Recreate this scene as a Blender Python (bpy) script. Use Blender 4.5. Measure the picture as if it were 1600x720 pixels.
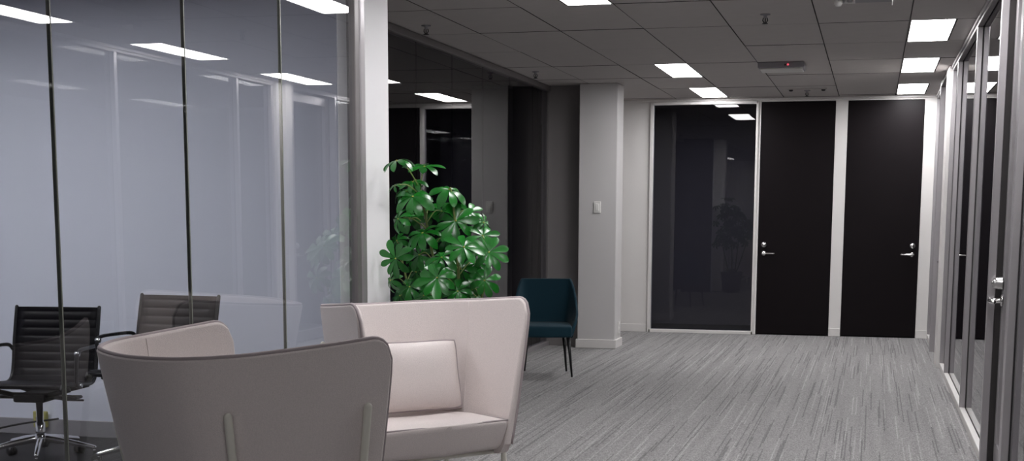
import bpy, bmesh, math, random
from mathutils import Vector, Matrix, Euler
PI = math.pi
scene = bpy.context.scene
for o in list(bpy.data.objects): bpy.data.objects.remove(o)
C = scene.collection

# ------------------------------------------------------------------ camera
F_PX, YAW, PITCH, ROLL, PY = 2164.594, -14.445, -8.04, 0.173, 638.267   # solved from the photograph (1600x720)
cd = bpy.data.cameras.new('camera'); cam = bpy.data.objects.new('camera', cd); C.objects.link(cam)
cd.sensor_fit = 'HORIZONTAL'; cd.sensor_width = 36.0; cd.lens = F_PX/1600*36
cd.shift_y = (PY-360)/1600; cd.clip_start = .05; cd.clip_end = 100
y_, p_, r_ = (math.radians(a) for a in (YAW, PITCH, ROLL))
fwd = Vector((math.sin(y_)*math.cos(p_), math.cos(y_)*math.cos(p_), math.sin(p_)))
rt = Vector((math.cos(y_), -math.sin(y_), 0)); up = rt.cross(fwd)
Rv = math.cos(r_)*rt+math.sin(r_)*up; Uv = -math.sin(r_)*rt+math.cos(r_)*up
m = Matrix((Rv, Uv, -fwd)).transposed().to_4x4(); m.translation = Vector((0, 0, 1.37)); cam.matrix_world = m
scene.camera = cam

# ------------------------------------------------------------------ world, exposure
w = bpy.data.worlds.new('world'); scene.world = w; w.use_nodes = True
w.node_tree.nodes['Background'].inputs[0].default_value = (.5, .52, .6, 1)
w.node_tree.nodes['Background'].inputs[1].default_value = 0.02
vs = scene.view_settings; vs.view_transform = 'Standard'; vs.look = 'None'; vs.gamma = 1.0; vs.use_curve_mapping = False
vs.exposure = 0.0
PANEL_STRENGTH = 27.0            # the ceiling panels are the only lights of the place

# ------------------------------------------------------------------ materials
MAT = {}
def new_mat(name):
    mt = bpy.data.materials.new(name); mt.use_nodes = True; MAT[name] = mt
    return mt, mt.node_tree.nodes, mt.node_tree.links, mt.node_tree.nodes['Principled BSDF']
def lin(c):
    return tuple(((v/255+.055)/1.055)**2.4 if v/255 > .04045 else v/255/12.92 for v in c)
def mat(name, col, rough=.6, metal=0., noise=None, bump=None, spec=.5, sheen=0., coat=0.):
    """col linear rgb; noise=(scale, amount) mottles the colour; bump=(scale, strength)"""
    mt, n, l, b = new_mat(name)
    b.inputs['Base Color'].default_value = (*col, 1); b.inputs['Roughness'].default_value = rough
    b.inputs['Metallic'].default_value = metal; b.inputs['Specular IOR Level'].default_value = spec
    if sheen: b.inputs['Sheen Weight'].default_value = sheen; b.inputs['Sheen Roughness'].default_value = .4
    if coat: b.inputs['Coat Weight'].default_value = coat; b.inputs['Coat Roughness'].default_value = .1
    tc = n.new('ShaderNodeTexCoord')
    if noise:
        t = n.new('ShaderNodeTexNoise'); t.inputs['Scale'].default_value = noise[0]; t.inputs['Detail'].default_value = 4
        l.new(tc.outputs['Object'], t.inputs['Vector'])
        mx = n.new('ShaderNodeMix'); mx.data_type = 'RGBA'; a = noise[1]
        mx.inputs['A'].default_value = (*[v*(1-a) for v in col], 1); mx.inputs['B'].default_value = (*[min(1, v*(1+a)) for v in col], 1)
        l.new(t.outputs['Fac'], mx.inputs['Factor']); l.new(mx.outputs['Result'], b.inputs['Base Color'])
    if bump:
        t = n.new('ShaderNodeTexNoise'); t.inputs['Scale'].default_value = bump[0]; t.inputs['Detail'].default_value = 3
        l.new(tc.outputs['Object'], t.inputs['Vector'])
        bp = n.new('ShaderNodeBump'); bp.inputs['Strength'].default_value = bump[1]; bp.inputs['Distance'].default_value = .004
        l.new(t.outputs['Fac'], bp.inputs['Height']); l.new(bp.outputs['Normal'], b.inputs['Normal'])
    return mt

def carpet_mat(name, dark, mid, light):
    mt, n, l, b = new_mat(name)
    b.inputs['Roughness'].default_value = .95; b.inputs['Specular IOR Level'].default_value = .15
    tc = n.new('ShaderNodeTexCoord')
    def nz(scale_xyz, sc, det=2, rough=.5):
        mp = n.new('ShaderNodeMapping'); mp.inputs['Scale'].default_value = scale_xyz
        l.new(tc.outputs['Object'], mp.inputs['Vector'])
        t = n.new('ShaderNodeTexNoise'); t.inputs['Scale'].default_value = sc; t.inputs['Detail'].default_value = det; t.inputs['Roughness'].default_value = rough
        l.new(mp.outputs['Vector'], t.inputs['Vector']); return t
    g = nz((1, .7, 1), 85, 3, .8)           # yarn grain
    big = nz((18, .35, 1), 1.0, 2, .5)
    def math_(op, a, bb):
        q = n.new('ShaderNodeMath'); q.operation = op
        for i, v in enumerate((a, bb)):
            if isinstance(v, (int, float)): q.inputs[i].default_value = v
            else: l.new(v, q.inputs[i])
        return q.outputs[0]
    def ramp(v, a, b):
        q = n.new('ShaderNodeMapRange'); q.inputs['From Min'].default_value = a; q.inputs['From Max'].default_value = b; l.new(v, q.inputs['Value']); return q.outputs[0]
    sep = n.new('ShaderNodeSeparateXYZ'); l.new(tc.outputs['Object'], sep.inputs[0])
    def wn(a, bb):
        q = n.new('ShaderNodeTexWhiteNoise'); q.noise_dimensions = '2D'; c = n.new('ShaderNodeCombineXYZ')
        l.new(a, c.inputs[0])
        if bb is not None: l.new(bb, c.inputs[1])
        l.new(c.outputs[0], q.inputs['Vector']); return q.outputs['Value']
    col = math_('FLOOR', math_('DIVIDE', sep.outputs['X'], .0085), 0)       # one woven row
    seg = math_('FLOOR', math_('ADD', math_('MULTIPLY', sep.outputs['Y'], 1.0), math_('MULTIPLY', wn(col, None), 9.0)), 0)
    val = wn(col, seg)
    dk = math_('LESS_THAN', val, .10); lt = math_('GREATER_THAN', val, .925)
    yarn = wn(math_('FLOOR', math_('DIVIDE', sep.outputs['X'], .0058), 0), math_('FLOOR', math_('DIVIDE', sep.outputs['Y'], .011), 0))
    v = math_('ADD', .10, math_('MULTIPLY', g.outputs['Fac'], .42))
    v = math_('ADD', v, math_('MULTIPLY', yarn, .22))
    v = math_('ADD', v, math_('MULTIPLY', big.outputs['Fac'], .20))
    v = math_('SUBTRACT', v, math_('MULTIPLY', dk, .14))
    v = math_('ADD', v, math_('MULTIPLY', lt, .10))
    cr = n.new('ShaderNodeValToRGB'); e = cr.color_ramp.elements
    e[0].position = .25; e[0].color = (*dark, 1); e[1].position = .80; e[1].color = (*light, 1)
    k = e.new(.52); k.color = (*mid, 1)
    l.new(v, cr.inputs['Fac']); l.new(cr.outputs['Color'], b.inputs['Base Color'])
    bp = n.new('ShaderNodeBump'); bp.inputs['Strength'].default_value = .5; bp.inputs['Distance'].default_value = .004
    l.new(v, bp.inputs['Height']); l.new(bp.outputs['Normal'], b.inputs['Normal'])
    return mt

def glass_mat(name, tint=(1, 1, 1), ior=1.5, gain=1.6):
    """plain sheet glass: clear straight through, mirror by Fresnel on the face one looks at"""
    mt, n, l, b = new_mat(name); n.remove(b); out = n['Material Output']
    fr = n.new('ShaderNodeFresnel'); fr.inputs['IOR'].default_value = ior
    ge = n.new('ShaderNodeNewGeometry')
    inv = n.new('ShaderNodeMath'); inv.operation = 'SUBTRACT'; inv.inputs[0].default_value = 1; l.new(ge.outputs['Backfacing'], inv.inputs[1])
    mu = n.new('ShaderNodeMath'); mu.operation = 'MULTIPLY'; l.new(fr.outputs[0], mu.inputs[0]); l.new(inv.outputs[0], mu.inputs[1])
    gg = n.new('ShaderNodeMath'); gg.operation = 'MULTIPLY'; gg.use_clamp = True; gg.inputs[1].default_value = gain; l.new(mu.outputs[0], gg.inputs[0])
    tr = n.new('ShaderNodeBsdfTransparent'); tr.inputs[0].default_value = (*tint, 1)
    gl = n.new('ShaderNodeBsdfGlossy'); gl.inputs['Roughness'].default_value = 0.0; gl.inputs['Color'].default_value = (1, 1, 1, 1)
    mx = n.new('ShaderNodeMixShader'); l.new(gg.outputs[0], mx.inputs[0]); l.new(tr.outputs[0], mx.inputs[1]); l.new(gl.outputs[0], mx.inputs[2])
    l.new(mx.outputs[0], out.inputs['Surface'])
    return mt

def emit_mat(name, col, strength):
    mt, n, l, b = new_mat(name)
    b.inputs['Base Color'].default_value = (.8, .8, .8, 1)
    b.inputs['Emission Color'].default_value = (*col, 1); b.inputs['Emission Strength'].default_value = strength
    return mt

carpet_mat('carpet', (.115, .112, .114), (.255, .248, .248), (.47, .455, .45))
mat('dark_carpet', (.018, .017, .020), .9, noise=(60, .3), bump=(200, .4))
mat('wall_white', (.72, .70, .68), .7, noise=(3, .03), bump=(90, .05))
mat('column_white', (.90, .89, .90), .7, noise=(3, .02), bump=(90, .05))
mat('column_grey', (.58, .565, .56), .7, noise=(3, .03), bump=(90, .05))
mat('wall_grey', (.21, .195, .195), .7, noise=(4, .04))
mat('room_wall', (.72, .745, .85), .75, noise=(2, .02))
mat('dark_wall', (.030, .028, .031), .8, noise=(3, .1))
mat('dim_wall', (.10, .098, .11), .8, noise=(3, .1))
mat('trim_white', (.70, .68, .66), .5)
mat('ceiling_tile', (.53, .50, .485), .9, noise=(8, .06), bump=(160, .25))
mat('tile_edge', (.05, .045, .04), .95)
mat('ceiling_slab', (.05, .05, .05), .9)
mat('grid_metal', (.22, .21, .21), .6)
mat('alu', (.42, .40, .41), .35, metal=.55, noise=(14, .05))
mat('alu_dark', (.22, .205, .205), .4, metal=.5, noise=(14, .05))
mat('gasket', (.02, .017, .017), .6)
mat('black_door', (.006, .004, .005), .40, noise=(6, .15), bump=(120, .03), spec=.12)
mat('chrome', (.75, .74, .73), .14, metal=1.)
mat('brushed', (.62, .61, .60), .28, metal=1.)
mat('plastic_white', (.78, .77, .74), .4)
mat('plastic_grey', (.30, .29, .31), .5)
mat('glass_edge', (.17, .19, .155), .3)
mat('joint_silicone', (.20, .215, .18), .4)
mat('fabric_pale', (.76, .69, .67), .92, noise=(260, .16), bump=(420, .6), spec=.2, sheen=.15)
mat('fabric_piping', (.40, .345, .35), .8, bump=(300, .3), spec=.3)
mat('cream_metal', (.74, .72, .64), .35)
mat('leather_black', (.0045, .004, .0055), .40, noise=(30, .2), bump=(150, .12), spec=.14)
mat('black_plastic', (.012, .012, .013), .35)
mat('blue_fabric', (.006, .034, .052), .85, noise=(120, .15), bump=(300, .4), sheen=.08, spec=.3)
mat('black_metal', (.010, .010, .011), .35, metal=.3)
mat('pot', (.16, .15, .15), .5, noise=(12, .1))
mat('soil', (.03, .02, .014), .95, noise=(60, .4), bump=(60, .8))
mat('stem_green', (.13, .17, .045), .6, noise=(30, .3))
mat('petiole', (.20, .27, .07), .5)
mat('leaf_heart', (.40, .40, .07), .6)
mat('cable_black', (.012, .012, .012), .5)
mat('plug_yellow', (.42, .40, .12), .5)
emit_mat('panel_light', (1.0, .985, 1.0), PANEL_STRENGTH)
emit_mat('red_led', (1.0, .05, .10), 1.2)
glass_mat('glass', (.955, .965, .975), gain=1.25)
glass_mat('glass_dark', (.78, .78, .82), gain=.95)
def leaf_mat(name, c1, c2):
    mt, n, l, b = new_mat(name)
    b.inputs['Roughness'].default_value = .30; b.inputs['Specular IOR Level'].default_value = .55
    b.inputs['Transmission Weight'].default_value = 0
    tc = n.new('ShaderNodeTexCoord'); oi = n.new('ShaderNodeObjectInfo')
    t = n.new('ShaderNodeTexNoise'); t.inputs['Scale'].default_value = 25; l.new(tc.outputs['Object'], t.inputs['Vector'])
    ad = n.new('ShaderNodeMath'); ad.operation = 'ADD'; l.new(oi.outputs['Random'], ad.inputs[0]); l.new(t.outputs['Fac'], ad.inputs[1])
    hf = n.new('ShaderNodeMath'); hf.operation = 'MULTIPLY'; hf.inputs[1].default_value = .6; l.new(ad.outputs[0], hf.inputs[0])
    mx = n.new('ShaderNodeMix'); mx.data_type = 'RGBA'; mx.inputs['A'].default_value = (*c1, 1); mx.inputs['B'].default_value = (*c2, 1)
    l.new(hf.outputs[0], mx.inputs['Factor']); l.new(mx.outputs['Result'], b.inputs['Base Color'])
    return mt
leaf_mat('leaf', (.003, .045, .006), (.010, .19, .014))

# ------------------------------------------------------------------ mesh helpers
class MB:
    """collects shapes; build() links them as ONE mesh object"""
    def __init__(s): s.v, s.f, s.mi, s.sm = [], [], [], []
    def add(s, vs, fs, mi=0, smooth=False):
        o = len(s.v); s.v += [tuple(q) for q in vs]
        for q in fs: s.f.append(tuple(i+o for i in q)); s.mi.append(mi); s.sm.append(smooth)
        return s
    def box(s, x0, x1, y0, y1, z0, z1, mi=0, mis=None):
        vs = [(x0,y0,z0),(x1,y0,z0),(x1,y1,z0),(x0,y1,z0),(x0,y0,z1),(x1,y0,z1),(x1,y1,z1),(x0,y1,z1)]
        fs = [(0,3,2,1),(4,5,6,7),(0,1,5,4),(1,2,6,5),(2,3,7,6),(3,0,4,7)]   # bottom top -y +x +y -x
        o = len(s.v); s.add(vs, fs, mi)
        if mis: s.mi[-6:] = list(mis)
        return s
    def rbox(s, x0, x1, y0, y1, z0, z1, r=.005, seg=2, mi=0, smooth=False):
        bm = bmesh.new(); bmesh.ops.create_cube(bm, size=1)
        for v in bm.verts: v.co = Vector(((x0+x1)/2+v.co.x*(x1-x0), (y0+y1)/2+v.co.y*(y1-y0), (z0+z1)/2+v.co.z*(z1-z0)))
        bmesh.ops.bevel(bm, geom=bm.edges[:], offset=r, segments=seg, affect='EDGES', profile=.5)
        s.bm(bm, mi, smooth); return s
    def bm(s, bm, mi=0, smooth=False):
        bm.verts.index_update()
        s.add([v.co[:] for v in bm.verts], [[v.index for v in f.verts] for f in bm.faces], mi, smooth); bm.free(); return s
    def tube(s, pts, r, n=10, mi=0, caps=True, round_end=False):
        pts = [Vector(p) for p in pts]; rs = r if isinstance(r, (list, tuple)) else [r]*len(pts)
        if round_end:
            def cap(p, q, rr):
                d = (p-q).normalized(); return [(p+d*rr*math.sin(a), rr*math.cos(a)) for a in (1.45, 1.1, .7, .35)]
            a = cap(pts[0], pts[1], rs[0]); b = cap(pts[-1], pts[-2], rs[-1])[::-1]
            pts = [q[0] for q in a]+pts+[q[0] for q in b]; rs = [q[1] for q in a]+list(rs)+[q[1] for q in b]
        vs, fs = [], []; prev = None
        for i, p in enumerate(pts):
            t = (pts[min(i+1, len(pts)-1)]-pts[max(i-1, 0)]).normalized()
            if prev is None: a = t.orthogonal().normalized()
            else:
                a = prev-t*prev.dot(t); a = a.normalized() if a.length > 1e-6 else t.orthogonal().normalized()
            prev = a; b = t.cross(a)
            vs += [p+(a*math.cos(2*PI*k/n)+b*math.sin(2*PI*k/n))*rs[i] for k in range(n)]
        for i in range(len(pts)-1):
            fs += [(i*n+k, i*n+(k+1)%n, (i+1)*n+(k+1)%n, (i+1)*n+k) for k in range(n)]
        if caps: fs += [tuple(range(n))[::-1], tuple(range((len(pts)-1)*n, len(pts)*n))]
        return s.add(vs, fs, mi, True)
    def lathe(s, prof, n=20, axis=(0, 0, 1), org=(0, 0, 0), mi=0, smooth=True):
        ax = Vector(axis).normalized(); a = ax.orthogonal().normalized(); b = ax.cross(a); o = Vector(org); vs, fs = [], []
        for rr, h in prof: vs += [o+ax*h+(a*math.cos(2*PI*k/n)+b*math.sin(2*PI*k/n))*max(rr, 1e-5) for k in range(n)]
        for i in range(len(prof)-1):
            fs += [(i*n+k, i*n+(k+1)%n, (i+1)*n+(k+1)%n, (i+1)*n+k) for k in range(n)]
        fs += [tuple(range(n))[::-1], tuple(range((len(prof)-1)*n, len(prof)*n))]
        return s.add(vs, fs, mi, smooth)
    def mesh(s, name, mats):
        me = bpy.data.meshes.new(name); me.from_pydata(s.v, [], s.f)
        for q in ([mats] if isinstance(mats, str) else mats): me.materials.append(MAT[q])
        me.polygons.foreach_set('material_index', s.mi); me.polygons.foreach_set('use_smooth', s.sm); me.update()
        bm = bmesh.new(); bm.from_mesh(me); bmesh.ops.recalc_face_normals(bm, faces=bm.faces); bm.to_mesh(me); bm.free()
        return me
    def build(s, name, mats, parent=None, loc=None):
        o = bpy.data.objects.new(name, s.mesh(name, mats)); C.objects.link(o)
        if parent: o.parent = parent
        if loc: o.location = loc
        return o
def tag(o, label=None, cat=None, group=None, kind=None):
    if label: o['label'] = label
    if cat: o['category'] = cat
    if group: o['group'] = group
    if kind: o['kind'] = kind
    return o
def empty(name, loc=(0, 0, 0), rz=0, label=None, cat=None, group=None, kind=None):
    o = bpy.data.objects.new(name, None); C.objects.link(o); o.location = loc; o.rotation_euler = (0, 0, rz); o.empty_display_size = .1
    return tag(o, label, cat, group, kind)
def inst(name, me, parent, loc=(0, 0, 0), rot=(0, 0, 0), scale=(1, 1, 1)):
    o = bpy.data.objects.new(name, me); C.objects.link(o); o.parent = parent; o.location = loc; o.rotation_euler = rot; o.scale = scale
    return o
def copy_tree(o, parent=None):
    c = o.copy(); C.objects.link(c); c.parent = parent
    for ch in list(o.children): copy_tree(ch, c)
    return c

# ------------------------------------------------------------------ the setting
ZC = 2.655; YB = 16.036; XR = .628; XL = -3.265; XN = -2.576; Y0 = -3.0
XW = -7.2; XE = 4.2                                             # far sides of the rooms behind the glass
def struct(name, mb, mats, label, cat): return tag(mb.build(name, mats), label, cat, kind='structure')

fl = MB().box(XN, XR+.04, Y0, 7.55, -.08, 0).box(XL, XR+.04, 7.55, YB+.05, -.08, 0)
struct('floor', fl, 'carpet', 'grey carpet with fine lines running along the corridor', 'floor')
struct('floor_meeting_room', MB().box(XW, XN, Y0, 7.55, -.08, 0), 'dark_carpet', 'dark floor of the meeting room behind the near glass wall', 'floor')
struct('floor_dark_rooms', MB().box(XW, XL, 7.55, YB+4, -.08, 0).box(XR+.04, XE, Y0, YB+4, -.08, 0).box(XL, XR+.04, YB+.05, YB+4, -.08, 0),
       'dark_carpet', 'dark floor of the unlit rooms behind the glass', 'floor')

# ceiling: tiles 0.6 x 1.19 hung below a slab, half-tile light panels in two rows
ceil = struct('ceiling', MB().box(XW, XE, Y0, YB+4, ZC+.03, ZC+.12), 'ceiling_slab', 'suspended ceiling of grey acoustic tiles over the corridor', 'ceiling')
GX = [XL, -2.81, -2.21, -1.61, -1.01, -.41, .19, XR+.04]; PY_ = 1.19
rows = list(range(-11, 6))
def rowy(k): return 9.93+PY_*k
LIGHT_R = [-8, -4, -2, 0, 2, 4]; LIGHT_L = [-10, -4, -2, 2, 4]
tile_me = {}
def tile(w, d):
    key = (round(w, 3), round(d, 3))
    if key not in tile_me:
        g = .004; tile_me[key] = MB().box(-w/2+g, w/2-g, -d/2+.007, d/2-.007, 0, .02, mis=[0, 1, 1, 1, 1, 1]).mesh('tile', ['ceiling_tile', 'tile_edge'])
    return tile_me[key]
rnd = random.Random(4)
def put_tile(x0, x1, y0, y1):
    y1 = min(y1, YB); 
    if y1-y0 < .05: return
    inst('tile', tile(x1-x0, y1-y0), ceil, ((x0+x1)/2, (y0+y1)/2, ZC+rnd.uniform(-.0005, .003)))
for k in rows:
    ya, yb = rowy(k), rowy(k+1)
    if ya > YB: continue
    for i in range(7):
        x0, x1 = GX[i], GX[i+1]
        if yb < 7.9 and i == 0:
            if yb < 7.4: continue
        if yb < 7.4 and i == 1: x0 = XN+.0   # near partition stands further out
        if yb < 7.4 and i == 0: continue
        if i == 3-1 and k in LIGHT_L: x1 = -1.905
        if i == 6 and k in LIGHT_R: x0 = .495
        put_tile(x0, x1, ya, yb)
grid = MB()
for x in GX[1:-1]: grid.box(x-.012, x+.012, rowy(-11), YB, ZC+.021, ZC+.03)
grid.build('grid_rail', 'grid_metal', ceil)
# plain ceilings of the rooms beside the corridor
struct('ceiling_meeting_room', MB().box(XW, XN-.06, Y0, 7.5, ZC-.01, ZC+.02), 'ceiling_tile', 'plain ceiling of the meeting room', 'ceiling')
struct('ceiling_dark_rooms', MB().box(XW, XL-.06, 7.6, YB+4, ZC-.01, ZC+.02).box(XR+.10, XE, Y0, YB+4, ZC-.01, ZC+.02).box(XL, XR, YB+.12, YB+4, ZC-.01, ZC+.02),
       'dark_wall', 'ceiling of the unlit rooms beside the corridor, shade put into its dark colour', 'ceiling')  # dark colour stands in for shade on what would be white tile

# walls
struct('wall_meeting_room_end', MB().box(XW, -2.72, 7.5, 7.6, 0, ZC), 'room_wall', 'blue-grey painted end wall of the meeting room behind the black office chairs', 'wall')
struct('baseboard_meeting_room', MB().rbox(XW, -2.77, 7.485, 7.5, 0, .10, .003, 1), 'plastic_grey', 'grey baseboard along the meeting room end wall', 'baseboard')
struct('wall_meeting_room_side', MB().box(XW-.1, XW, Y0, 7.6, 0, ZC).box(XW, XN, Y0-.1, Y0, 0, ZC), 'room_wall', 'far side wall of the meeting room', 'wall')
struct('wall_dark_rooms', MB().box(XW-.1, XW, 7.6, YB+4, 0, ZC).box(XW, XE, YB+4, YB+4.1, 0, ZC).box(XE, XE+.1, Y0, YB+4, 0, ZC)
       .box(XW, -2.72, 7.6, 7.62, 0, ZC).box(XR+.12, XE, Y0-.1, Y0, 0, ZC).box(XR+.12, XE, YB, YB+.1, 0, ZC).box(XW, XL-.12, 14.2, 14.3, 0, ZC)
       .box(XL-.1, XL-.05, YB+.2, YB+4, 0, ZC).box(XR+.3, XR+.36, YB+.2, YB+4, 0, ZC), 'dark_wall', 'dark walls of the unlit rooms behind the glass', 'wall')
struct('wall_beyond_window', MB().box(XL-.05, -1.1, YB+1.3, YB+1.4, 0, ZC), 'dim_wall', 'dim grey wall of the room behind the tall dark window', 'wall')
struct('wall_behind', MB().box(XN, XR+.1, Y0-.1, Y0, 0, ZC), 'wall_white', 'end wall of the corridor behind the viewer', 'wall')
struct('wall_column_near', MB().rbox(-2.71, XN, 6.87, 7.29, 0, ZC, .006, 1).box(-2.76, -2.715, 7.2, 7.5, 0, ZC), 'column_white', 'bright white column where the near glass wall ends, behind the plant', 'column')
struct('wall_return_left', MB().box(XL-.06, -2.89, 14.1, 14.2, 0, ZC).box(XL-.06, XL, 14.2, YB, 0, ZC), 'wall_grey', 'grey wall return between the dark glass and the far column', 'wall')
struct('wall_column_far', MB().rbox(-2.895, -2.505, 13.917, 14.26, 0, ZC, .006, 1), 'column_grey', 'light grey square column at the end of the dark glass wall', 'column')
struct('baseboard_column', MB().rbox(-2.91, -2.49, 13.90, 14.275, 0, .09, .004, 1), 'trim_white', 'off-white baseboard around the far square column', 'baseboard')
# back wall, built round its openings: dark window and two black doors
WX0, WX1, D1a, D1b, D2a, D2b = -2.49, -1.285, -1.255, -.44, -.31, .505
HT_ = ZC-.045
bw = MB()
for a, b in ((XL, WX0), (D1b, D2a), (D2b, XR+.12)): bw.box(a, b, YB, YB+.12, 0, ZC)
bw.box(WX1, D1a, YB-.012, YB+.12, 0, ZC)
bw.box(WX0, WX1, YB, YB+.12, HT_, ZC).box(D1a, D1b, YB, YB+.12, HT_, ZC).box(D2a, D2b, YB, YB+.12, HT_, ZC)
struct('wall_back', bw, 'wall_white', 'off-white end wall of the corridor around the dark window and black doors', 'wall')
bb = MB()
for a, b in ((XL, WX0-.02), (D1b, D2a), (D2b, XR)): bb.rbox(a, b, YB-.012, YB, 0, .09, .003, 1)
struct('baseboard_back', bb, 'trim_white', 'off-white baseboard along the corridor end wall', 'baseboard')
struct('trim_1', MB().rbox(XL, XR, YB-.02, YB, ZC-.03, ZC-.002, .003, 1), 'trim_white', 'thin ceiling trim along the top of the end wall', 'trim')

# window in the back wall
wn = empty('window_1', ((WX0+WX1)/2, YB, 0), label='tall dark window in the end wall left of the black doors', cat='window', kind='structure')
hw = (WX1-WX0)/2
fr = MB(); t = .022
fr.rbox(-hw-t*.6, -hw+t, -.03, .08, 0, HT_+.01, .003, 1).rbox(-hw, hw, -.03, .08, 0, .035, .003, 1).rbox(-hw, hw, -.03, .08, HT_-.02, HT_+.012, .003, 1).rbox(hw-t, hw+.005, -.03, .08, 0, HT_+.01, .003, 1)
fr.build('window_frame', 'trim_white', wn)
MB().box(-hw+t, hw-t, .02, .03, .035, HT_-.02).build('pane', 'glass_dark', wn)

# black doors
def lever(parent, x, y, z, nrm, side, name='door_handle', s=1.):
    """lever handle: rose, neck, lever bar.  nrm = outward normal, side = direction of the lever"""
    n = Vector(nrm); d = Vector(side)
    h = MB().lathe([(.026*s, 0), (.026*s, .006), (.022*s, .010), (.010*s, .011), (.010*s, .045*s), (.012*s, .052*s)], 16, n, (0, 0, 0))
    p0 = n*.046*s
    h.tube([p0-d*.012*s, p0+d*.05*s, p0+d*.115*s-n*.004], [.011*s, .010*s, .009*s], 10, round_end=True)
    return h.build(name, 'chrome', parent, (x, y, z))
def deadbolt(parent, x, y, z, nrm, s=1., proud=.0):
    n = Vector(nrm)
    h = MB().lathe([(.032*s, 0), (.032*s, .008), (.028*s, .018+proud*.6), (.024*s, .022+proud), (.012*s, .023+proud), (.011*s, .030+proud), (.002, .031+proud)], 18, n)
    return h.build('lock', 'brushed', parent, (x, y, z))
def back_door(name, a, b, hx, side, label):
    d = empty(name, ((a+b)/2, YB, 0), label=label, cat='door', kind='structure'); hw = (b-a)/2
    MB().rbox(-hw+.004, hw-.004, .0, .045, .012, HT_-.004, .002, 1).build('leaf', 'black_door', d)
    lever(d, hx-(a+b)/2, 0, .925, (0, -1, 0), (side, 0, 0)); deadbolt(d, hx-(a+b)/2, 0, 1.022, (0, -1, 0), proud=.01)
    return d
back_door('door_1', D1a, D1b, -1.185, 1, 'black door beside the dark window with lever handle on its left')
back_door('door_2', D2a, D2b, .435, -1, 'black door next to the right corner with lever handle on its right')

# ---- glass walls
def pane_box(mb, x0, x1, y0, y1, z0, z1):
    mb.box(x0, x1, y0, y1, z0, z1, mis=[1, 1, 1, 0, 1, 0]); return mb
# near left: frameless panes 0.9 m wide butted together
g1 = empty('window_2', (XN, 0, 0), label='frameless glass wall of the meeting room on the left', cat='glass wall', kind='structure')
js = [5.862-.904*k for k in range(0, 10)][::-1]+[6.74]
for a, b in zip(js[:-1], js[1:]):
    MB().box(-.012, 0, a+.0035, b-.0035, .04, ZC-.04).build('pane', 'glass', g1)
for a in js[1:-1]: MB().box(-.0125, .0006, a-.0035, a+.0035, .04, ZC-.04).build('joint', 'joint_silicone', g1)
MB().rbox(-.03, .018, 6.74, 6.80, 0, ZC, .004, 1).build('end_post', 'alu_dark', g1)
MB().rbox(-.035, .024, 6.80, 6.87, 0, ZC, .010, 3).build('end_post', 'alu', g1)
MB().rbox(-.03, .018, Y0, 6.74, 0, .04, .003, 1).build('sill', 'alu', g1)
MB().rbox(-.03, .018, Y0, 6.74, ZC-.04, ZC, .003, 1).build('top_rail', 'alu', g1)
# far left: glass of the dark room
g2 = empty('window_3', (XL, 0, 0), label='glass wall of the dark room behind the plant and blue chair', cat='glass wall', kind='structure')
js = [7.62, 8.05, 8.95, 9.852, 10.754, 11.656, 12.56, 13.465, 14.08]
for a, b in zip(js[:-1], js[1:]):
    MB().box(-.012, 0, a+.001, b-.001, .045, ZC-.055).build('pane', 'glass_dark', g2)
MB().rbox(-.04, .03, 7.6, 14.1, 0, .045, .004, 1).build('sill', 'alu', g2)
MB().rbox(-.04, .03, 7.6, 14.1, ZC-.055, ZC-.003, .004, 1).build('top_rail', 'alu_dark', g2)
MB().rbox(-.02, .012, 14.08, 14.1, .045, ZC-.055, .002, 1).build('end_post', 'alu_dark', g2)

# right: aluminium framed partition, glass in the middle of an 85 mm frame
def framed(name, ya, yb, label, posts):
    """glass from ya (near) to yb (far); posts=(near, far) frame posts wanted"""
    g = empty(name, (XR, ya, 0), label=label, cat='glass wall', kind='structure'); L = yb-ya
    for x0, x1 in ((0, .037), (.052, .085)):
        MB().rbox(x0, x1, 0, L, 0, .05, .003, 1).build('sill', 'trim_white' if x0 == 0 else 'alu', g)
        MB().rbox(x0, x1, 0, L, ZC-.05, ZC-.002, .003, 1).build('top_rail', 'alu_dark', g)
    MB().box(.037, .052, 0, L, 0, .03).box(.037, .052, 0, L, ZC-.03, ZC-.003).build('gasket', 'gasket', g)
    pane_box(MB(), .0395, .0495, .02, L-.02, .03, ZC-.03).build('pane', ['glass_dark', 'glass_edge'], g)
    for y0 in ([0] if posts[0] else [])+([L-.05] if posts[1] else []):
        for x0, x1 in ((0, .037), (.052, .085)):
            MB().rbox(x0, x1, y0, y0+.05, .05, ZC-.05, .003, 1).build('post', 'alu', g)
        MB().box(.036, .053, y0+.006, y0+.044, .03, ZC-.03).build('gasket', 'gasket', g)
    return g
framed('window_4', 14.55, YB-.002, 'farthest framed pane of the right glass wall, by the end wall', (1, 1))
framed('window_10', 12.17, 12.95, 'narrow framed pane of the right glass wall hidden before the pale pillar', (0, 1))
framed('window_5', 9.95, 12.17, 'middle framed pane of the right glass wall, before the far glazed door', (1, 1))
framed('window_6', 8.10, 9.95, 'framed pane of the right glass wall just beyond the near glazed door', (0, 0))
framed('window_7', 4.6, 6.9, 'framed pane of the right glass wall out of view beside the near door', (1, 1))
framed('window_8', 2.3, 4.6, 'framed pane of the right glass wall beside the viewer', (1, 0))
framed('window_9', Y0, 2.3, 'framed pane of the right glass wall behind the viewer', (1, 0))

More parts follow.
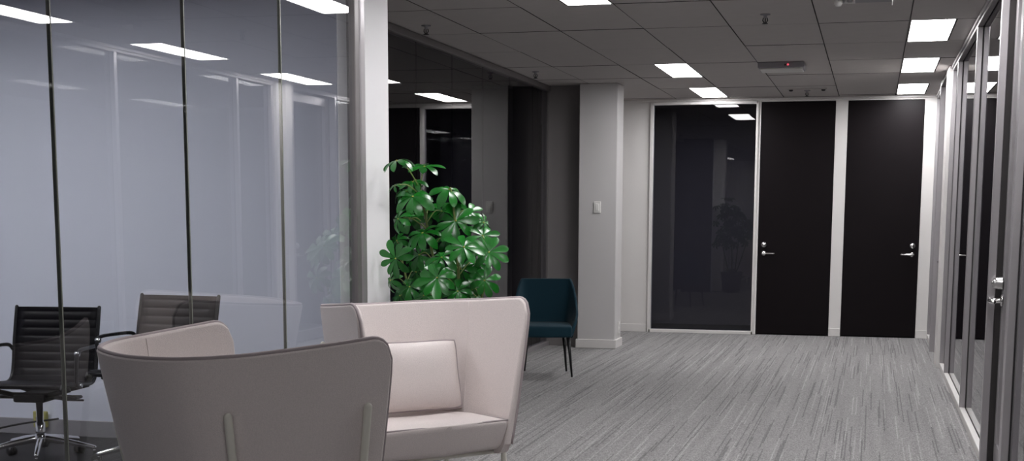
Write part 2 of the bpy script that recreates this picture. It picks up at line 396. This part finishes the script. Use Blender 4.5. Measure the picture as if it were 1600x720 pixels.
def glazed_door(name, ya, yb, hy, label, jx0, jx1, leafx, hz):
    """opening ya (near) .. yb (far); leaf set back at leafx; lever near yb or ya at hy"""
    d = empty(name, (XR, ya, 0), label=label, cat='door', kind='structure'); L = yb-ya
    for y0, y1 in ((-.045, 0), (L, L+.05)):
        MB().rbox(jx0, jx1, y0, y1, 0, ZC-.003, .003, 1).build('jamb', 'alu', d)
        MB().box(jx1, leafx+.002, y0+.004, y1-.004, 0, ZC-.005).build('door_stop', 'gasket', d)
    MB().rbox(jx0, leafx+.07, 0, L, ZC-.05, ZC-.003, .003, 1).build('head', 'alu_dark', d)
    lf = MB(); st = .09
    a, b = .006, L-.006
    lf2 = empty('leaf', (0, 0, 0)); lf2.parent = d
    def bars(x0, x1, mt, nm):
        q = MB().rbox(x0, x1, a, a+st, .01, ZC-.06, .003, 1).rbox(x0, x1, b-st, b, .01, ZC-.06, .003, 1)
        q.rbox(x0, x1, a+st, b-st, .01, .12, .003, 1).rbox(x0, x1, a+st, b-st, ZC-.15, ZC-.06, .003, 1)
        return q.build(nm, mt, lf2)
    bars(leafx, leafx+.040, 'alu', 'leaf_frame'); bars(leafx+.055, leafx+.088, 'alu_dark', 'leaf_frame')
    q = MB().box(leafx+.040, leafx+.055, a+.004, a+st-.008, .01, ZC-.06).box(leafx+.040, leafx+.055, b-st+.008, b-.004, .01, ZC-.06); q.build('gasket', 'gasket', lf2)
    pane_box(MB(), leafx+.043, leafx+.052, a+.02, b-.02, .06, ZC-.10).build('pane', ['glass_dark', 'glass_edge'], lf2)
    s = 1 if hy < L/2 else -1
    lever(d, leafx, hy, hz, (-1, 0, 0), (0, s, 0), s=1.35); deadbolt(d, leafx, hy, hz+.095, (-1, 0, 0), 1.1, .03)
    return d
glazed_door('door_3', 13.38, 14.50, .10, 'far glazed door in the right glass wall, standing before the corner', -.03, .035, .045, .93)
glazed_door('door_4', 6.95, 8.05, 1.02, 'near glazed door in the right glass wall with silver lever and round lock', 0, .040, .072, .905)
struct('trim_2', MB().rbox(XR-.03, XR+.10, 12.95, 13.10, 0, ZC, .004, 1).rbox(XR-.03, XR+.10, 13.18, 13.335, 0, ZC, .004, 1).box(XR+.01, XR+.09, 13.10, 13.18, 0, ZC), 'trim_white', 'pale double pillar beside the far glazed door', 'trim')
struct('trim_3', MB().rbox(XR-.012, XR+.001, Y0, YB, ZC-.028, ZC-.002, .003, 1), 'alu', 'metal ceiling angle along the top of the right glass wall', 'trim')

# ------------------------------------------------------------------ ceiling lights
def ceiling_light(x0, x1, k, label, z=ZC):
    y0, y1 = rowy(k), rowy(k+1)
    o = empty('ceiling_light', ((x0+x1)/2, (y0+y1)/2, z), label=label, cat='ceiling light', group='lit panels of the two ceiling rows')
    hx, hy = (x1-x0)/2, (y1-y0)/2; t = .006
    MB().box(-hx, hx, -hy, -hy+t, 0, .028).box(-hx, hx, hy-t, hy, 0, .028).box(-hx, -hx+t, -hy+t, hy-t, 0, .028).box(hx-t, hx, -hy+t, hy-t, 0, .028).build('frame', 'plastic_white', o)
    MB().box(-hx+t, hx-t, -hy+t, hy-t, .004, .012).build('diffuser', 'panel_light', o)
    return o
nmR = {4: 'lit ceiling panel of the right row closest to the end wall', 2: 'lit ceiling panel of the right row, between its two neighbours in view', 0: 'lit ceiling panel of the right row, largest and nearest in view',
       -2: 'lit ceiling panel of the right row just above the top of the photo', -4: 'lit ceiling panel of the right row, second above the top of the photo',
       -6: 'lit ceiling panel of the right row, third above the top of the photo', -8: 'lit ceiling panel of the right row over the viewer', -10: 'lit ceiling panel of the right row behind the viewer'}
nmL = {4: 'lit ceiling panel of the left row closest to the end wall and dark window', 2: 'lit ceiling panel of the left row, second from the end wall', -2: 'lit ceiling panel of the left row cut by the top edge of the photo',
       -4: 'lit ceiling panel of the left row above the lounge chairs, out of view',
       -6: 'lit ceiling panel of the left row before the lounge chairs, out of view', -8: 'lit ceiling panel of the left row over the viewer', -10: 'lit ceiling panel of the left row behind the viewer'}
for k in LIGHT_R: ceiling_light(.198, .491, k, nmR[k])
for k in LIGHT_L: ceiling_light(-1.901, -1.615, k, nmL[k])
for x, t_ in ((-4.5, 'lit meeting room ceiling panel nearer the glass, out of view'),
              (-5.9, 'lit meeting room ceiling panel deepest inside the room, out of view')): ceiling_light(x, x+.29, -4.2, t_, ZC-.035)

# ------------------------------------------------------------------ things on ceiling and walls
def sprinkler(x, y, label):
    o = empty('sprinkler', (x, y, ZC), label=label, cat='sprinkler', group='ceiling sprinklers')
    MB().lathe([(.001, .001), (.034, 0), (.032, -.006), (.012, -.010), (.011, -.026), (.001, -.027)], 14).build('escutcheon', 'plastic_grey', o)
    MB().tube([(-.012, 0, -.024), (-.016, 0, -.04), (-.006, 0, -.056)], .0035, 6).tube([(.012, 0, -.024), (.016, 0, -.04), (.006, 0, -.056)], .0035, 6).tube([(0, 0, -.02), (0, 0, -.06)], .004, 6).build('yoke', 'black_metal', o)
    MB().lathe([(.001, -.058), (.020, -.059), (.020, -.062), (.001, -.063)], 12).build('deflector', 'black_metal', o)
sprinkler(-3.05, 9.42, 'ceiling sprinkler above the dark glass wall nearest the white column')
sprinkler(-3.05, 12.67, 'ceiling sprinkler above the dark glass wall near the far column')
sprinkler(-.727, 9.40, 'ceiling sprinkler hanging in the middle of the corridor')
sprinkler(-.72, 15.2, 'small ceiling sprinkler in front of the black doors')

em = empty('emergency_light', (-.81, 12.3, ZC), label='grey emergency light box on the ceiling with a red indicator', cat='emergency light')
MB().rbox(-.195, .195, 0, .36, -.05, -.001, .006, 2).build('housing', 'plastic_grey', em)
MB().rbox(-.18, .18, .02, .34, -.062, -.05, .005, 2).build('diffuser', 'plastic_white', em)
MB().lathe([(.008, 0), (.008, .004), (.004, .007)], 10, (0, -1, 0)).build('indicator', 'red_led', em, (.06, 0, -.026))
MB().rbox(.030, .044, -.003, .002, -.035, -.02, .001, 1).build('test_button', 'black_plastic', em)
e2 = empty('emergency_light', (-.10, 8.70, ZC), label='emergency light with a white lamp at the top edge of the photo', cat='emergency light')
MB().rbox(-.16, .165, -.10, .10, -.035, -.001, .006, 2).build('housing', 'plastic_grey', e2)
MB().lathe([(.022, 0), (.024, -.02), (.016, -.035), (.001, -.037)], 14).build('lamp', 'plastic_white', e2, (-.145, -.03, -.033))
for x in (-.10, -.06): MB().lathe([(.010, 0), (.010, -.012), (.001, -.014)], 10).build('knob', 'brushed', e2, (x, -.03, -.034))
MB().rbox(-.12, -.05, .05, .065, -.042, -.034, .002, 1).build('bar', 'plastic_white', e2)
MB().rbox(.158, .166, -.10, .10, -.055, -.03, .002, 1).build('side_plate', 'plastic_white', e2)
e3 = empty('smoke_detector', (-.71, 14.99, ZC), label='flat ceiling bar with two dark heads before the black doors', cat='detector')
MB().rbox(-.20, .20, -.03, .03, -.010, -.0005, .003, 1).build('plate', 'ceiling_tile', e3)
for x in (-.165, .165): MB().lathe([(.022, 0), (.022, -.012), (.012, -.018), (.001, -.019)], 12).build('head', 'black_plastic', e3, (x, 0, -.009))

sw = empty('light_switch', (-2.70, 13.917, 1.43), label='white light switch on the front of the far column', cat='switch')
MB().rbox(-.036, .036, -.012, 0, -.058, .058, .004, 2).build('plate', 'plastic_white', sw)
MB().rbox(-.018, .018, -.017, -.010, -.035, .035, .003, 2).build('rocker', 'plastic_white', sw)
ou = empty('wall_outlet', (-2.505, 14.12, .20), label='white wall outlet low on the right side of the far column', cat='outlet')
MB().rbox(0, .010, -.04, .04, -.06, .06, .003, 2).build('plate', 'plastic_white', ou)
for z in (-.025, .025): MB().lathe([(.016, 0), (.016, .003), (.001, .004)], 12, (1, 0, 0)).build('socket', 'trim_white', ou, (.009, 0, z))

# ------------------------------------------------------------------ seating: shell builder
def catmull(pts, n):
    P = [Vector(p) for p in pts]; P = [P[0]*2-P[1]]+P+[P[-1]*2-P[-2]]; out = []
    for i in range(1, len(P)-2):
        for k in range(n):
            t = k/n; a, b, c, d = P[i-1:i+3]
            out.append(.5*((2*b)+(c-a)*t+(2*a-5*b+4*c-d)*t*t+(3*b-a-3*c+d)*t**3))
    out.append(P[-2]); return out
def resample(poly, ss):
    L = [0]
    for a, b in zip(poly[:-1], poly[1:]): L.append(L[-1]+(b-a).length)
    out = []
    for s in ss:
        d = s*L[-1]; i = 0
        while i < len(L)-2 and L[i+1] < d: i += 1
        t = (d-L[i])/max(1e-9, L[i+1]-L[i]); out.append(poly[i].lerp(poly[i+1], t))
    return out, L[-1]
def shell(top, bot, zt, zb, thick, rtop, rbot=.0, nu=64, nv=12, bulge=0., toplimit=None):
    """curved upholstered wall. top/bot: plan polylines (x,y) from one tip to the other; zt(s): top height.
    returns MB of the closed shell and the rim path (outer edge)"""
    ss = [0.5-0.5*math.cos(PI*i/nu)*(1) for i in range(nu+1)]
    ss = [.6*(i/nu)+.4*s for i, s in zip(range(nu+1), ss)]
    T, LT = resample(catmull([(x, y, 0) for x, y in top], 14), ss); B, _ = resample(catmull([(x, y, 0) for x, y in bot], 14), ss)
    def nrm(P, i):
        t = (P[min(i+1, len(P)-1)]-P[max(i-1, 0)]).normalized(); return Vector((-t.y, t.x, 0))
    out, inn = [], []
    for i, s in enumerate(ss):
        d = min(s, 1-s)*LT
        zmax = zt(s); h = zmax-zb
        z1 = zmax-(rtop-math.sqrt(max(0, rtop**2-(rtop-d)**2)) if d < rtop else 0)
        z0 = zb+(rbot-math.sqrt(max(0, rbot**2-(rbot-d)**2)) if d < rbot else 0)
        n = (nrm(T, i)+nrm(B, i)).normalized(); co, ci = [], []
        for j in range(nv+1):
            z = z0+(z1-z0)*j/nv; t = (z-zb)/h
            p = B[i].lerp(T[i], t)+n*bulge*4*t*(1-t)
            th = thick*(.75+.5*min(1, (1-t)*2.2)) if t > .3 else thick*1.25
            co.append(Vector((p.x, p.y, z))); q = p-n*th; ci.append(Vector((q.x, q.y, z)))
        out.append(co); inn.append(ci)
    mb = MB(); W = nv+1
    vs = [v for c in out for v in c]+[v for c in inn for v in c]; off = len(out)*W; fs = []
    for i in range(nu):
        for j in range(nv):
            a = i*W+j; fs.append((a, a+W, a+W+1, a+1)); a += off; fs.append((a, a+1, a+W+1, a+W))
    mb.add(vs, fs, 0, True)
    # rounded rim
    rim = [(i, nv) for i in range(nu+1)]
    path = [(0, j) for j in range(0, nv)]+rim+[(nu, j) for j in range(nv-1, -1, -1)]
    ring = []
    for (i, j) in path:
        o, q = out[i][j], inn[i][j]; c = (o+q)/2
        if j == nv and 0 < i < nu: e = Vector((0, 0, 1))
        else:
            k = 1 if i == 0 else nu-1
            e = (out[i][j]-out[k][j]); e.z = 0; e = e.normalized() if e.length > 1e-6 else Vector((1, 0, 0))
            if j == nv: e = (e+Vector((0, 0, 1))).normalized()
        r = (o-q).length/2
        ring.append([o.lerp(c, 1-math.cos(a))+e*r*.7*math.sin(a) if a <= PI/2 else q.lerp(c, 1+math.cos(a))+e*r*.7*math.sin(a) for a in [PI*k/6 for k in range(7)]])
    rv = [v for c in ring for v in c]; rf = []
    for i in range(len(ring)-1):
        for k in range(6): a = i*7+k; rf.append((a, a+7, a+8, a+1))
    mb.add(rv, rf, 0, True)
    # bottom closing
    bf = [(i*W, off+i*W, off+(i+1)*W, (i+1)*W) for i in range(nu)]; mb.add(vs, bf, 0, True)
    op = [c[2].lerp(c[3], .4) for c in ring]
    return mb, op, (out, inn)

def rounded_prism(outline, z0, z1, r, seg=4, dome=0., name=None):
    bm = bmesh.new(); vb = [bm.verts.new((x, y, z0)) for x, y in outline]; vt = [bm.verts.new((x, y, z1)) for x, y in outline]; n = len(outline)
    bm.faces.new(vb[::-1]); bm.faces.new(vt)
    for i in range(n): bm.faces.new((vb[i], vb[(i+1) % n], vt[(i+1) % n], vt[i]))
    bmesh.ops.bevel(bm, geom=[e for e in bm.edges], offset=r, segments=seg, affect='EDGES', profile=.5)
    return bm

def lounge_chair(loc, rz, label):
    o = empty('lounge_chair', loc, rz, label, 'lounge chair', 'pale pink wing lounge chairs')
    top = [(.60, -.47), (.40, -.445), (.20, -.405), (.06, -.36), (-.045, -.26), (-.085, -.13), (-.095, 0), (-.085, .13), (-.045, .26), (.06, .36), (.20, .405), (.40, .445), (.60, .47)]
    bot = [(.565, -.37), (.42, -.36), (.28, -.335), (.18, -.30), (.115, -.22), (.095, -.11), (.09, 0), (.095, .11), (.115, .22), (.18, .30), (.28, .335), (.42, .36), (.565, .37)]
    zt = lambda s: .915+.055*(abs(2*s-1))**1.6
    mb, op, (out, inn) = shell(top, bot, zt, .235, .036, .075, .05, nu=72, nv=14, bulge=.012)
    sh = mb.build('shell', 'fabric_pale', o)
    MB().tube(op, .0075, 8).build('piping', 'fabric_piping', sh)
    for k in (18, 54):
        MB().tube([c+(c-q).normalized()*.0005 for c, q in zip(inn[k], out[k])], .0018, 5).build('seam', 'fabric_pale', sh)
    seat = rounded_prism([(.14, -.24), (.34, -.325), (.60, -.355), (.615, 0), (.60, .355), (.34, .325), (.14, .24), (.12, 0)], .255, .405, .028, 4)
    for v in seat.verts:
        if v.co.x > .5: v.co.x -= .06*(.405-v.co.z)/.15
        if v.co.z > .39: v.co.z += .022*max(0, 1-((v.co.x-.37)/.27)**2)*max(0, 1-(v.co.y/.36)**2)
    st = MB().bm(seat, 0, True).build('seat_cushion', 'fabric_pale', o)
    MB().tube([(.17, -.25, .403), (.35, -.318, .403), (.585, -.345, .402), (.600, 0, .404), (.585, .345, .402), (.35, .318, .403), (.17, .25, .403)], .005, 6).build('piping', 'fabric_piping', st)
    MB().box(.18, .44, -.20, .20, .236, .258).build('seat_base', 'black_plastic', o)
    # metal rods hugging the outer shell run down as legs
    def outer(k, z):
        c = out[k]
        for a, b in zip(c[:-1], c[1:]):
            if a.z <= z <= b.z: return a.lerp(b, (z-a.z)/(b.z-a.z))
        return c[0].copy()
    ends = {}
    for k in (5, 24, 48, 67):
        n = (out[k][7]-inn[k][7]).normalized(); n.z = 0; pts = []
        for z in (.755, .62, .5, .38, .26): pts.append(outer(k, z)+n*.013)
        e = pts[-1]; f = Vector((e.x+n.x*.01, e.y+n.y*.01, .012))
        lg = MB().tube(pts+[f.lerp(e, .5), f], .0135, 12, round_end=True).build('leg', 'cream_metal', o)
        ends[k] = Vector((e.x, e.y, .240))
    for a, b in ((5, 67), (24, 48)): MB().tube([ends[a], ends[b]], .010, 8).build('crossbar', 'cream_metal', o)
    for a, b in ((5, 24), (67, 48)): MB().tube([ends[a], ends[b]], .010, 8).build('side_bar', 'cream_metal', o)
    return o
R_ = math.radians
lounge_chair((-2.19, 3.93, 0), R_(59.764), 'pale pink lounge chair in front, seen from behind with cream metal rods')
lounge_chair((-2.305, 6.373, 0), R_(-39.901), 'pale pink lounge chair facing the viewer with seat and pillow, before the plant')

def pillow_mesh(w, h, d, n=22):
    mb = MB(); vs, fs = [], []
    for sgn in (1, -1):
        for i in range(n+1):
            for j in range(n+1):
                u, v = 2*i/n-1, 2*j/n-1
                k = (1-abs(u)**2.6)*(1-abs(v)**2.6); z = sgn*d/2*k**.5
                e = 1-.05*(abs(u)**2*(1-v*v)*0+abs(v)**4*abs(u)**4)
                pin = 1-.04*(1-abs(u*v))
                vs.append((z, u*w/2*e*(1-.045*(1-v*v)), v*h/2*e*(1-.045*(1-u*u))))
    N = (n+1)**2
    for i in range(n):
        for j in range(n):
            a = i*(n+1)+j; fs.append((a, a+n+1, a+n+2, a+1)); fs.append((N+a, N+a+1, N+a+n+2, N+a+n+1))
    mb.add(vs, fs, 0, True)
    edge = [(0, u, v) for u, v in []]
    return mb, vs, n
pl = empty('throw_pillow', (-2.305, 6.373, 0), R_(-39.901), 'pale pink throw pillow standing on the seat of the facing lounge chair', 'pillow')
pm, pv, n_ = pillow_mesh(.52, .345, .14)
po = pm.build('cover', 'fabric_pale', pl); po.location = (.215, .050, .592); po.rotation_euler = (0, R_(-13), R_(-4))
idx = [i*(n_+1) for i in range(n_+1)]+[n_*(n_+1)+j for j in range(1, n_+1)]+[i*(n_+1)+n_ for i in range(n_-1, -1, -1)]+[j for j in range(n_-1, -1, -1)]
MB().tube([pv[i] for i in idx], .005, 6).build('piping', 'fabric_piping', po)

# ------------------------------------------------------------------ office chairs in the meeting room
def office_chair(loc, rz, lift, label):
    o = empty('office_chair', loc, rz, label, 'office chair', 'black ribbed office chairs in the meeting room')
    prof = catmull([(.25, .435, 0), (.235, .452, 0), (.12, .448, 0), (-.02, .432, 0), (-.13, .425, 0), (-.185, .45, 0), (-.212, .52, 0), (-.235, .64, 0), (-.265, .76, 0), (-.285, .835, 0)], 12)
    prof = [Vector((p.x, 0, p.y+lift)) for p in prof]
    M = 200; P, L = resample(prof, [i/M for i in range(M+1)]); W = .235
    sl = MB(); vs, fs = [], []
    rib = .046; NY = 8
    for i, p in enumerate(P):
        t = (P[min(i+1, M)]-P[max(i-1, 0)]).normalized(); n = Vector((t.z, 0, -t.x))
        ph = abs(math.sin(PI*(i/M*L)/rib)); d = .010+.012*ph**.45
        for sg in (1, -1):
            for j in range(NY+1):
                y = -W+2*W*j/NY; sag = -.012*(1-(y/W)**2)
                q = p+n*(sg*d*.55 if abs(y) < W-1e-6 else sg*.006)-n*sag*(-1 if 1 else 1)*0
                vs.append(q+Vector((0, y, 0)))
    S = 2*(NY+1)
    for i in range(M):
        for j in range(NY):
            a = i*S+j; fs.append((a, a+1, a+S+1, a+S)); b = a+NY+1; fs.append((b, b+S, b+S+1, b+1))
        a = i*S; fs.append((a, a+S, a+S+NY+1, a+NY+1)); a += NY; fs.append((a, a+NY+1, a+S+NY+1, a+S))
    for i in (0, M):
        for j in range(NY): a = i*S+j; fs.append((a, a+1, a+NY+2, a+NY+1))
    sl.add(vs, fs, 0, True); sl.build('ribbed_sling', 'leather_black', o)
    for s in (-1, 1):
        MB().tube([p+Vector((0, s*(W+.008), 0)) for p in P[::5]], .011, 8, round_end=True).build('side_rail', 'black_metal', o)
        y = s*(W+.03); z = lift
        arm = catmull([(-.225, s*(W+.012), .60+z), (-.20, y, .628+z), (-.05, y+s*.012, .632+z), (.07, y+s*.012, .628+z), (.108, y+s*.010, .60+z), (.10, y, .52+z), (.075, y-s*.012, .44+z), (.02, s*(W+.012), .425+z)], 8)
        a = MB().tube(arm, .0105, 8).build('armrest', 'black_metal', o)
        MB().lathe([(.014, -.012), (.014, .012)], 10, (0, 1, 0), (.10, y+s*.008, .612+z)).build('arm_fitting', 'chrome', a)
        MB().lathe([(.013, -.012), (.013, .012)], 10, (0, 1, 0), (.03, s*(W+.014), .43+z)).build('arm_fitting', 'chrome', a)
    for x in (.13, -.12): MB().tube([(x, -W, .42+lift), (x*.8, -.10, .385+lift), (x*.8, .10, .385+lift), (x, W, .42+lift)], .014, 8).build('stretcher', 'black_metal', o)
    MB().rbox(-.13, .13, -.09, .09, .345+lift, .388+lift, .012, 2).rbox(-.03, .05, -.24, .24, .355+lift, .372+lift, .006, 1).build('tilt_mechanism', 'black_plastic', o)
    MB().tube([(0, .06, .36+lift), (.02, .16, .35+lift), (.02, .26, .35+lift)], .006, 8, round_end=True).build('tilt_lever', 'black_metal', o)
    MB().lathe([(.026, .10), (.026, .22), (.019, .222), (.019, .36+lift)], 16).build('column', 'chrome', o)
    base = MB().lathe([(.036, .085), (.042, .10), (.036, .15), (.026, .16)], 16).build('base_hub', 'chrome', o)
    for k in range(5):
        a = 2*PI*k/5+R_(20); d = Vector((math.cos(a), math.sin(a), 0))
        MB().tube([d*.03+Vector((0, 0, .13)), d*.15+Vector((0, 0, .115)), d*.30+Vector((0, 0, .085))], [.022, .018, .013], 8, round_end=True).build('base_leg', 'chrome', o)
        c = empty('caster', d*.30, a); c.parent = o
        MB().tube([(0, 0, .085), (0, 0, .05)], .007, 8).build('caster_stem', 'chrome', c)
        for s in (-.014, .014): MB().lathe([(.012, -.008), (.026, -.007), (.026, .007), (.012, .008)], 16, (0, 1, 0), (.012, s, .026)).build('caster_wheel', 'black_plastic', c)
    return o
office_chair((-4.40, 6.66, 0), R_(-82), 0, 'black ribbed office chair on the left behind the glass, chrome base in view')
office_chair((-3.72, 6.70, 0), R_(-94), .075, 'black ribbed office chair behind the glass, mostly hidden by the front lounge chair')
cb = tag(MB().tube(catmull([(-5.6, 6.6, .015), (-5.2, 6.95, .04), (-4.95, 7.2, .10), (-4.80, 7.46, .11)], 8), .006, 6).build('power_cable', 'cable_black'), 'black power cable lying behind the left office chair', 'cable')
pg = empty('power_plug', (-4.93, 7.485, .10), 0, 'yellowish power plug at the baseboard behind the left office chair', 'plug')
MB().rbox(-.045, .045, -.03, 0, -.05, .05, .006, 2).build('body', 'plug_yellow', pg)
MB().rbox(-.02, .02, -.042, -.03, -.02, .02, .004, 1).build('socket_face', 'black_plastic', pg)

# ------------------------------------------------------------------ blue chair by the far column
def blue_chair(loc, rz):
    o = empty('dining_chair', loc, rz, 'dark teal upholstered chair with black legs beside the far column', 'chair')
    top = [(.20, -.262), (.08, -.275), (-.06, -.268), (-.17, -.245), (-.235, -.205), (-.25, -.10), (-.252, 0), (-.25, .10), (-.235, .205), (-.17, .245), (-.06, .268), (.08, .275), (.20, .262)]
    bot = [(.22, -.225), (.10, -.23), (-.04, -.225), (-.12, -.205), (-.175, -.165), (-.195, -.09), (-.20, 0), (-.195, .09), (-.175, .165), (-.12, .205), (-.04, .225), (.10, .23), (.22, .225)]
    def zt(s):
        d = abs(2*s-1)
        if d < .34: return .80
        if d < .66: return .80-.22*(d-.34)/.32
        return .58-.13*((d-.66)/.34)
    mb, op, _ = shell(top, bot, zt, .33, .030, .05, .02, nu=64, nv=10)
    sh = mb.build('back_shell', 'blue_fabric', o)
    seat = rounded_prism([(-.18, -.17), (-.05, -.215), (.25, -.225), (.27, 0), (.25, .225), (-.05, .215), (-.18, .17)], .335, .43, .022, 4)
    for v in seat.verts:
        if v.co.z > .42: v.co.z += .012*max(0, 1-(v.co.x/.27)**2)
    MB().bm(seat, 0, True).build('seat', 'blue_fabric', o)
    for x, y in ((.22, -.19), (.22, .19), (-.17, -.155), (-.17, .155)):
        fx, fy = x*1.12, y*1.18
        MB().tube([(x, y, .345), ((x+fx)/2, (y+fy)/2, .18), (fx, fy, .004)], [.016, .012, .008], 10).build('leg', 'black_metal', o)
    return o
blue_chair((-2.675, 11.53, 0), R_(-77))

# ------------------------------------------------------------------ umbrella plant
PX, PYP = -2.36, 7.56
pt = empty('potted_plant', (PX, PYP, 0), 0, 'green potted umbrella plant with glossy hand-shaped leaves behind the lounge chair', 'plant')
MB().lathe([(.13, 0), (.15, .02), (.19, .34), (.195, .36), (.18, .36), (.17, .31), (.001, .31)], 28).build('pot', 'pot', pt)
MB().lathe([(.17, .30), (.17, .315), (.08, .325), (.001, .33)], 20).build('soil', 'soil', pt)
def ray3(px, py, Y):
    d = fwd+Rv*((px-800)/F_PX)-Uv*((py-PY)/F_PX); t = Y/d.y
    return Vector((0, 0, 1.37))+d*t
# leaflet: obovate blade folded along the midrib and drooping to the tip (points along +x)
def leaflet_mesh(droop, fold):
    vs, fs = [], []; n = 8
    for i in range(n+1):
        t = (0, .16, .34, .5, .64, .77, .88, .96, 1)[i]; wd = .82*(.02, .065, .13, .18, .21, .205, .16, .085, .012)[i]
        x = t*(1-.25*droop*t); z = -droop*t*t*.55+.10*t
        vs += [(x, -wd, z+fold*wd), (x, 0, z), (x, wd, z+fold*wd)]
    for i in range(n):
        a = i*3; fs += [(a, a+3, a+4, a+1), (a+1, a+4, a+5, a+2)]
    m_ = len(vs); vs2 = [(x, y, z-.006) for x, y, z in vs]
    fs2 = [tuple(q+m_ for q in f[::-1]) for f in fs]
    mb = MB(); mb.add(vs+vs2, fs+fs2, 0, True)
    return mb.mesh('leaflet', 'leaf')
LM = [leaflet_mesh(.35, .22), leaflet_mesh(.75, .2), leaflet_mesh(1.2, .18)]
rp = random.Random(11)
trunk = [Vector((PX, PYP, .32)), Vector((PX+.01, PYP, .62)), Vector((PX-.03, PYP+.01, .90)), Vector((PX-.04, PYP, 1.15)), Vector((PX-.08, PYP-.01, 1.38))]
stems = [[Vector((0, 0, .31)), Vector((.0, 0, .62)), Vector((-.02, .01, .92)), Vector((-.07, 0, 1.2)), Vector((-.12, -.02, 1.5))],
         [Vector((.05, .03, .31)), Vector((.08, .02, .6)), Vector((.10, 0, .9)), Vector((.09, -.01, 1.2)), Vector((.07, -.02, 1.45))],
         [Vector((-.05, -.04, .31)), Vector((-.12, -.03, .6)), Vector((-.18, -.02, .85)), Vector((-.22, -.02, 1.05))],
         [Vector((.06, -.05, .31)), Vector((.16, -.06, .6)), Vector((.24, -.04, .88)), Vector((.28, -.03, 1.1))]]
stem_pts = []
for s in stems:
    c = catmull(s, 8); MB().tube(c, [.012-.006*i/(len(c)-1) for i in range(len(c))], 8).build('stem', 'stem_green', pt)
    stem_pts += c
def leaf(px, py, dY, r_px, n, tilt_to, droop, spin=0):
    """whole hand-shaped leaf at a point in the room; r_px its leaflet length in photo pixels at that distance"""
    Yw = PYP+dY; c = ray3(px, py, Yw)-Vector((PX, PYP, 0)); R = r_px*(Yw*1.03)/F_PX
    # petiole start: stem point a bit lower
    best = min(stem_pts, key=lambda q: (q-c).length+(1.2*max(0, q.z-c.z+.05)))
    lf = MB(); mid = best.lerp(c, .55)+Vector((0, 0, .03))
    lf.tube(catmull([best, mid, c], 5), .0032, 6)
    o = lf.build('leaf', 'petiole', pt)
    MB().lathe([(.001, -.004), (.006*R/.11, -.001), (.005*R/.11, .003), (.001, .005)], 8).build('leaf_heart', 'leaf_heart', o, c)
    nrm = Vector(tilt_to).normalized(); q = nrm.to_track_quat('Z', 'Y')
    n += 1
    for k in range(n):
        a = spin+2*PI*k/n+rp.uniform(-.12, .12); s = R*rp.uniform(.95, 1.22)
        e = inst('leaflet', LM[min(2, max(0, int(droop+rp.choice((0, 0, 1)))))], o, c)
        e.rotation_mode = 'QUATERNION'; e.rotation_quaternion = q @ Euler((rp.uniform(-.2, .2), rp.uniform(-.12, .12), a)).to_quaternion(); e.scale = (s, s, s)
    return o
CAMD = (.3, -.95, .25)
leaves = [  # px, py, depth offset, leaflet px, leaflets, facing, droop
 (620, 251, -.50, 30, 7, (-.2, -.3, 1), 1), (663, 260, .0, 33, 7, (.1, -.25, 1), 0), (645, 284, -.05, 27, 7, (0, -.3, 1), 1),
 (645, 307, -.12, 40, 9, (0, -.75, .8), 1), (702, 296, .0, 38, 8, (.4, -.35, 1), 1), (712, 345, -.02, 36, 8, (.2, -.9, .4), 0),
 (660, 364, -.10, 36, 8, (-.2, -.6, .8), 1), (618, 404, -.50, 31, 8, (-.1, -1, .25), 0), (683, 434, -.28, 37, 9, (.1, -.9, .5), 0),
 (690, 402, -.18, 33, 7, (.1, -.6, .8), 1), (725, 386, -.22, 34, 8, (.2, -.7, .7), 0), (754, 368, .02, 30, 7, (.3, -.7, .6), 0),
 (764, 394, -.05, 31, 8, (.4, -.8, .4), 0), (757, 438, -.12, 30, 7, (.3, -.9, .2), 1), (756, 348, .08, 26, 6, (.8, -.5, .4), 1),
 (640, 342, .02, 28, 7, (-.2, -.6, .7), 1), (732, 332, .10, 28, 7, (.3, -.6, .7), 0), (622, 342, -.2, 26, 6, (-.4, -.7, .3), 2),
 (620, 376, .06, 24, 6, (-.3, -.7, .5), 1), (655, 398, .0, 28, 7, (0, -.8, .5), 1), (640, 448, -.10, 28, 7, (-.1, -.9, .4), 1),
 (610, 438, -.50, 24, 6, (-.6, -.7, .1), 2), (715, 455, -.15, 28, 7, (.2, -.8, .5), 1), (738, 452, .0, 26, 7, (.3, -.9, .3), 1),
 (662, 462, -.16, 26, 7, (.0, -.8, .6), 1), (720, 420, .04, 30, 7, (.2, -.9, .3), 1), (690, 330, .10, 28, 7, (.1, -.6, .8), 0),
 (675, 455, .05, 30, 7, (0, -.9, .3), 1), (625, 462, .0, 28, 7, (-.2, -.9, .3), 1), (700, 372, .10, 28, 7, (.1, -.8, .5), 1),
 (668, 330, .12, 28, 7, (-.1, -.6, .8), 1), (745, 410, .10, 28, 7, (.4, -.8, .3), 1), (630, 300, .14, 24, 6, (-.3, -.5, .8), 1),
 (617, 290, -.40, 14, 5, (-.3, -.5, .8), 1), (650, 425, .12, 30, 7, (0, -.9, .3), 1), (700, 478, .0, 30, 7, (.1, -.7, .6), 1),
 (740, 475, -.1, 28, 7, (.3, -.8, .4), 1), (650, 485, -.1, 28, 7, (0, -.8, .5), 1), (610, 480, -.05, 26, 6, (-.3, -.8, .4), 1)]
for a in leaves: leaf(*a, spin=rp.uniform(0, 6.28))
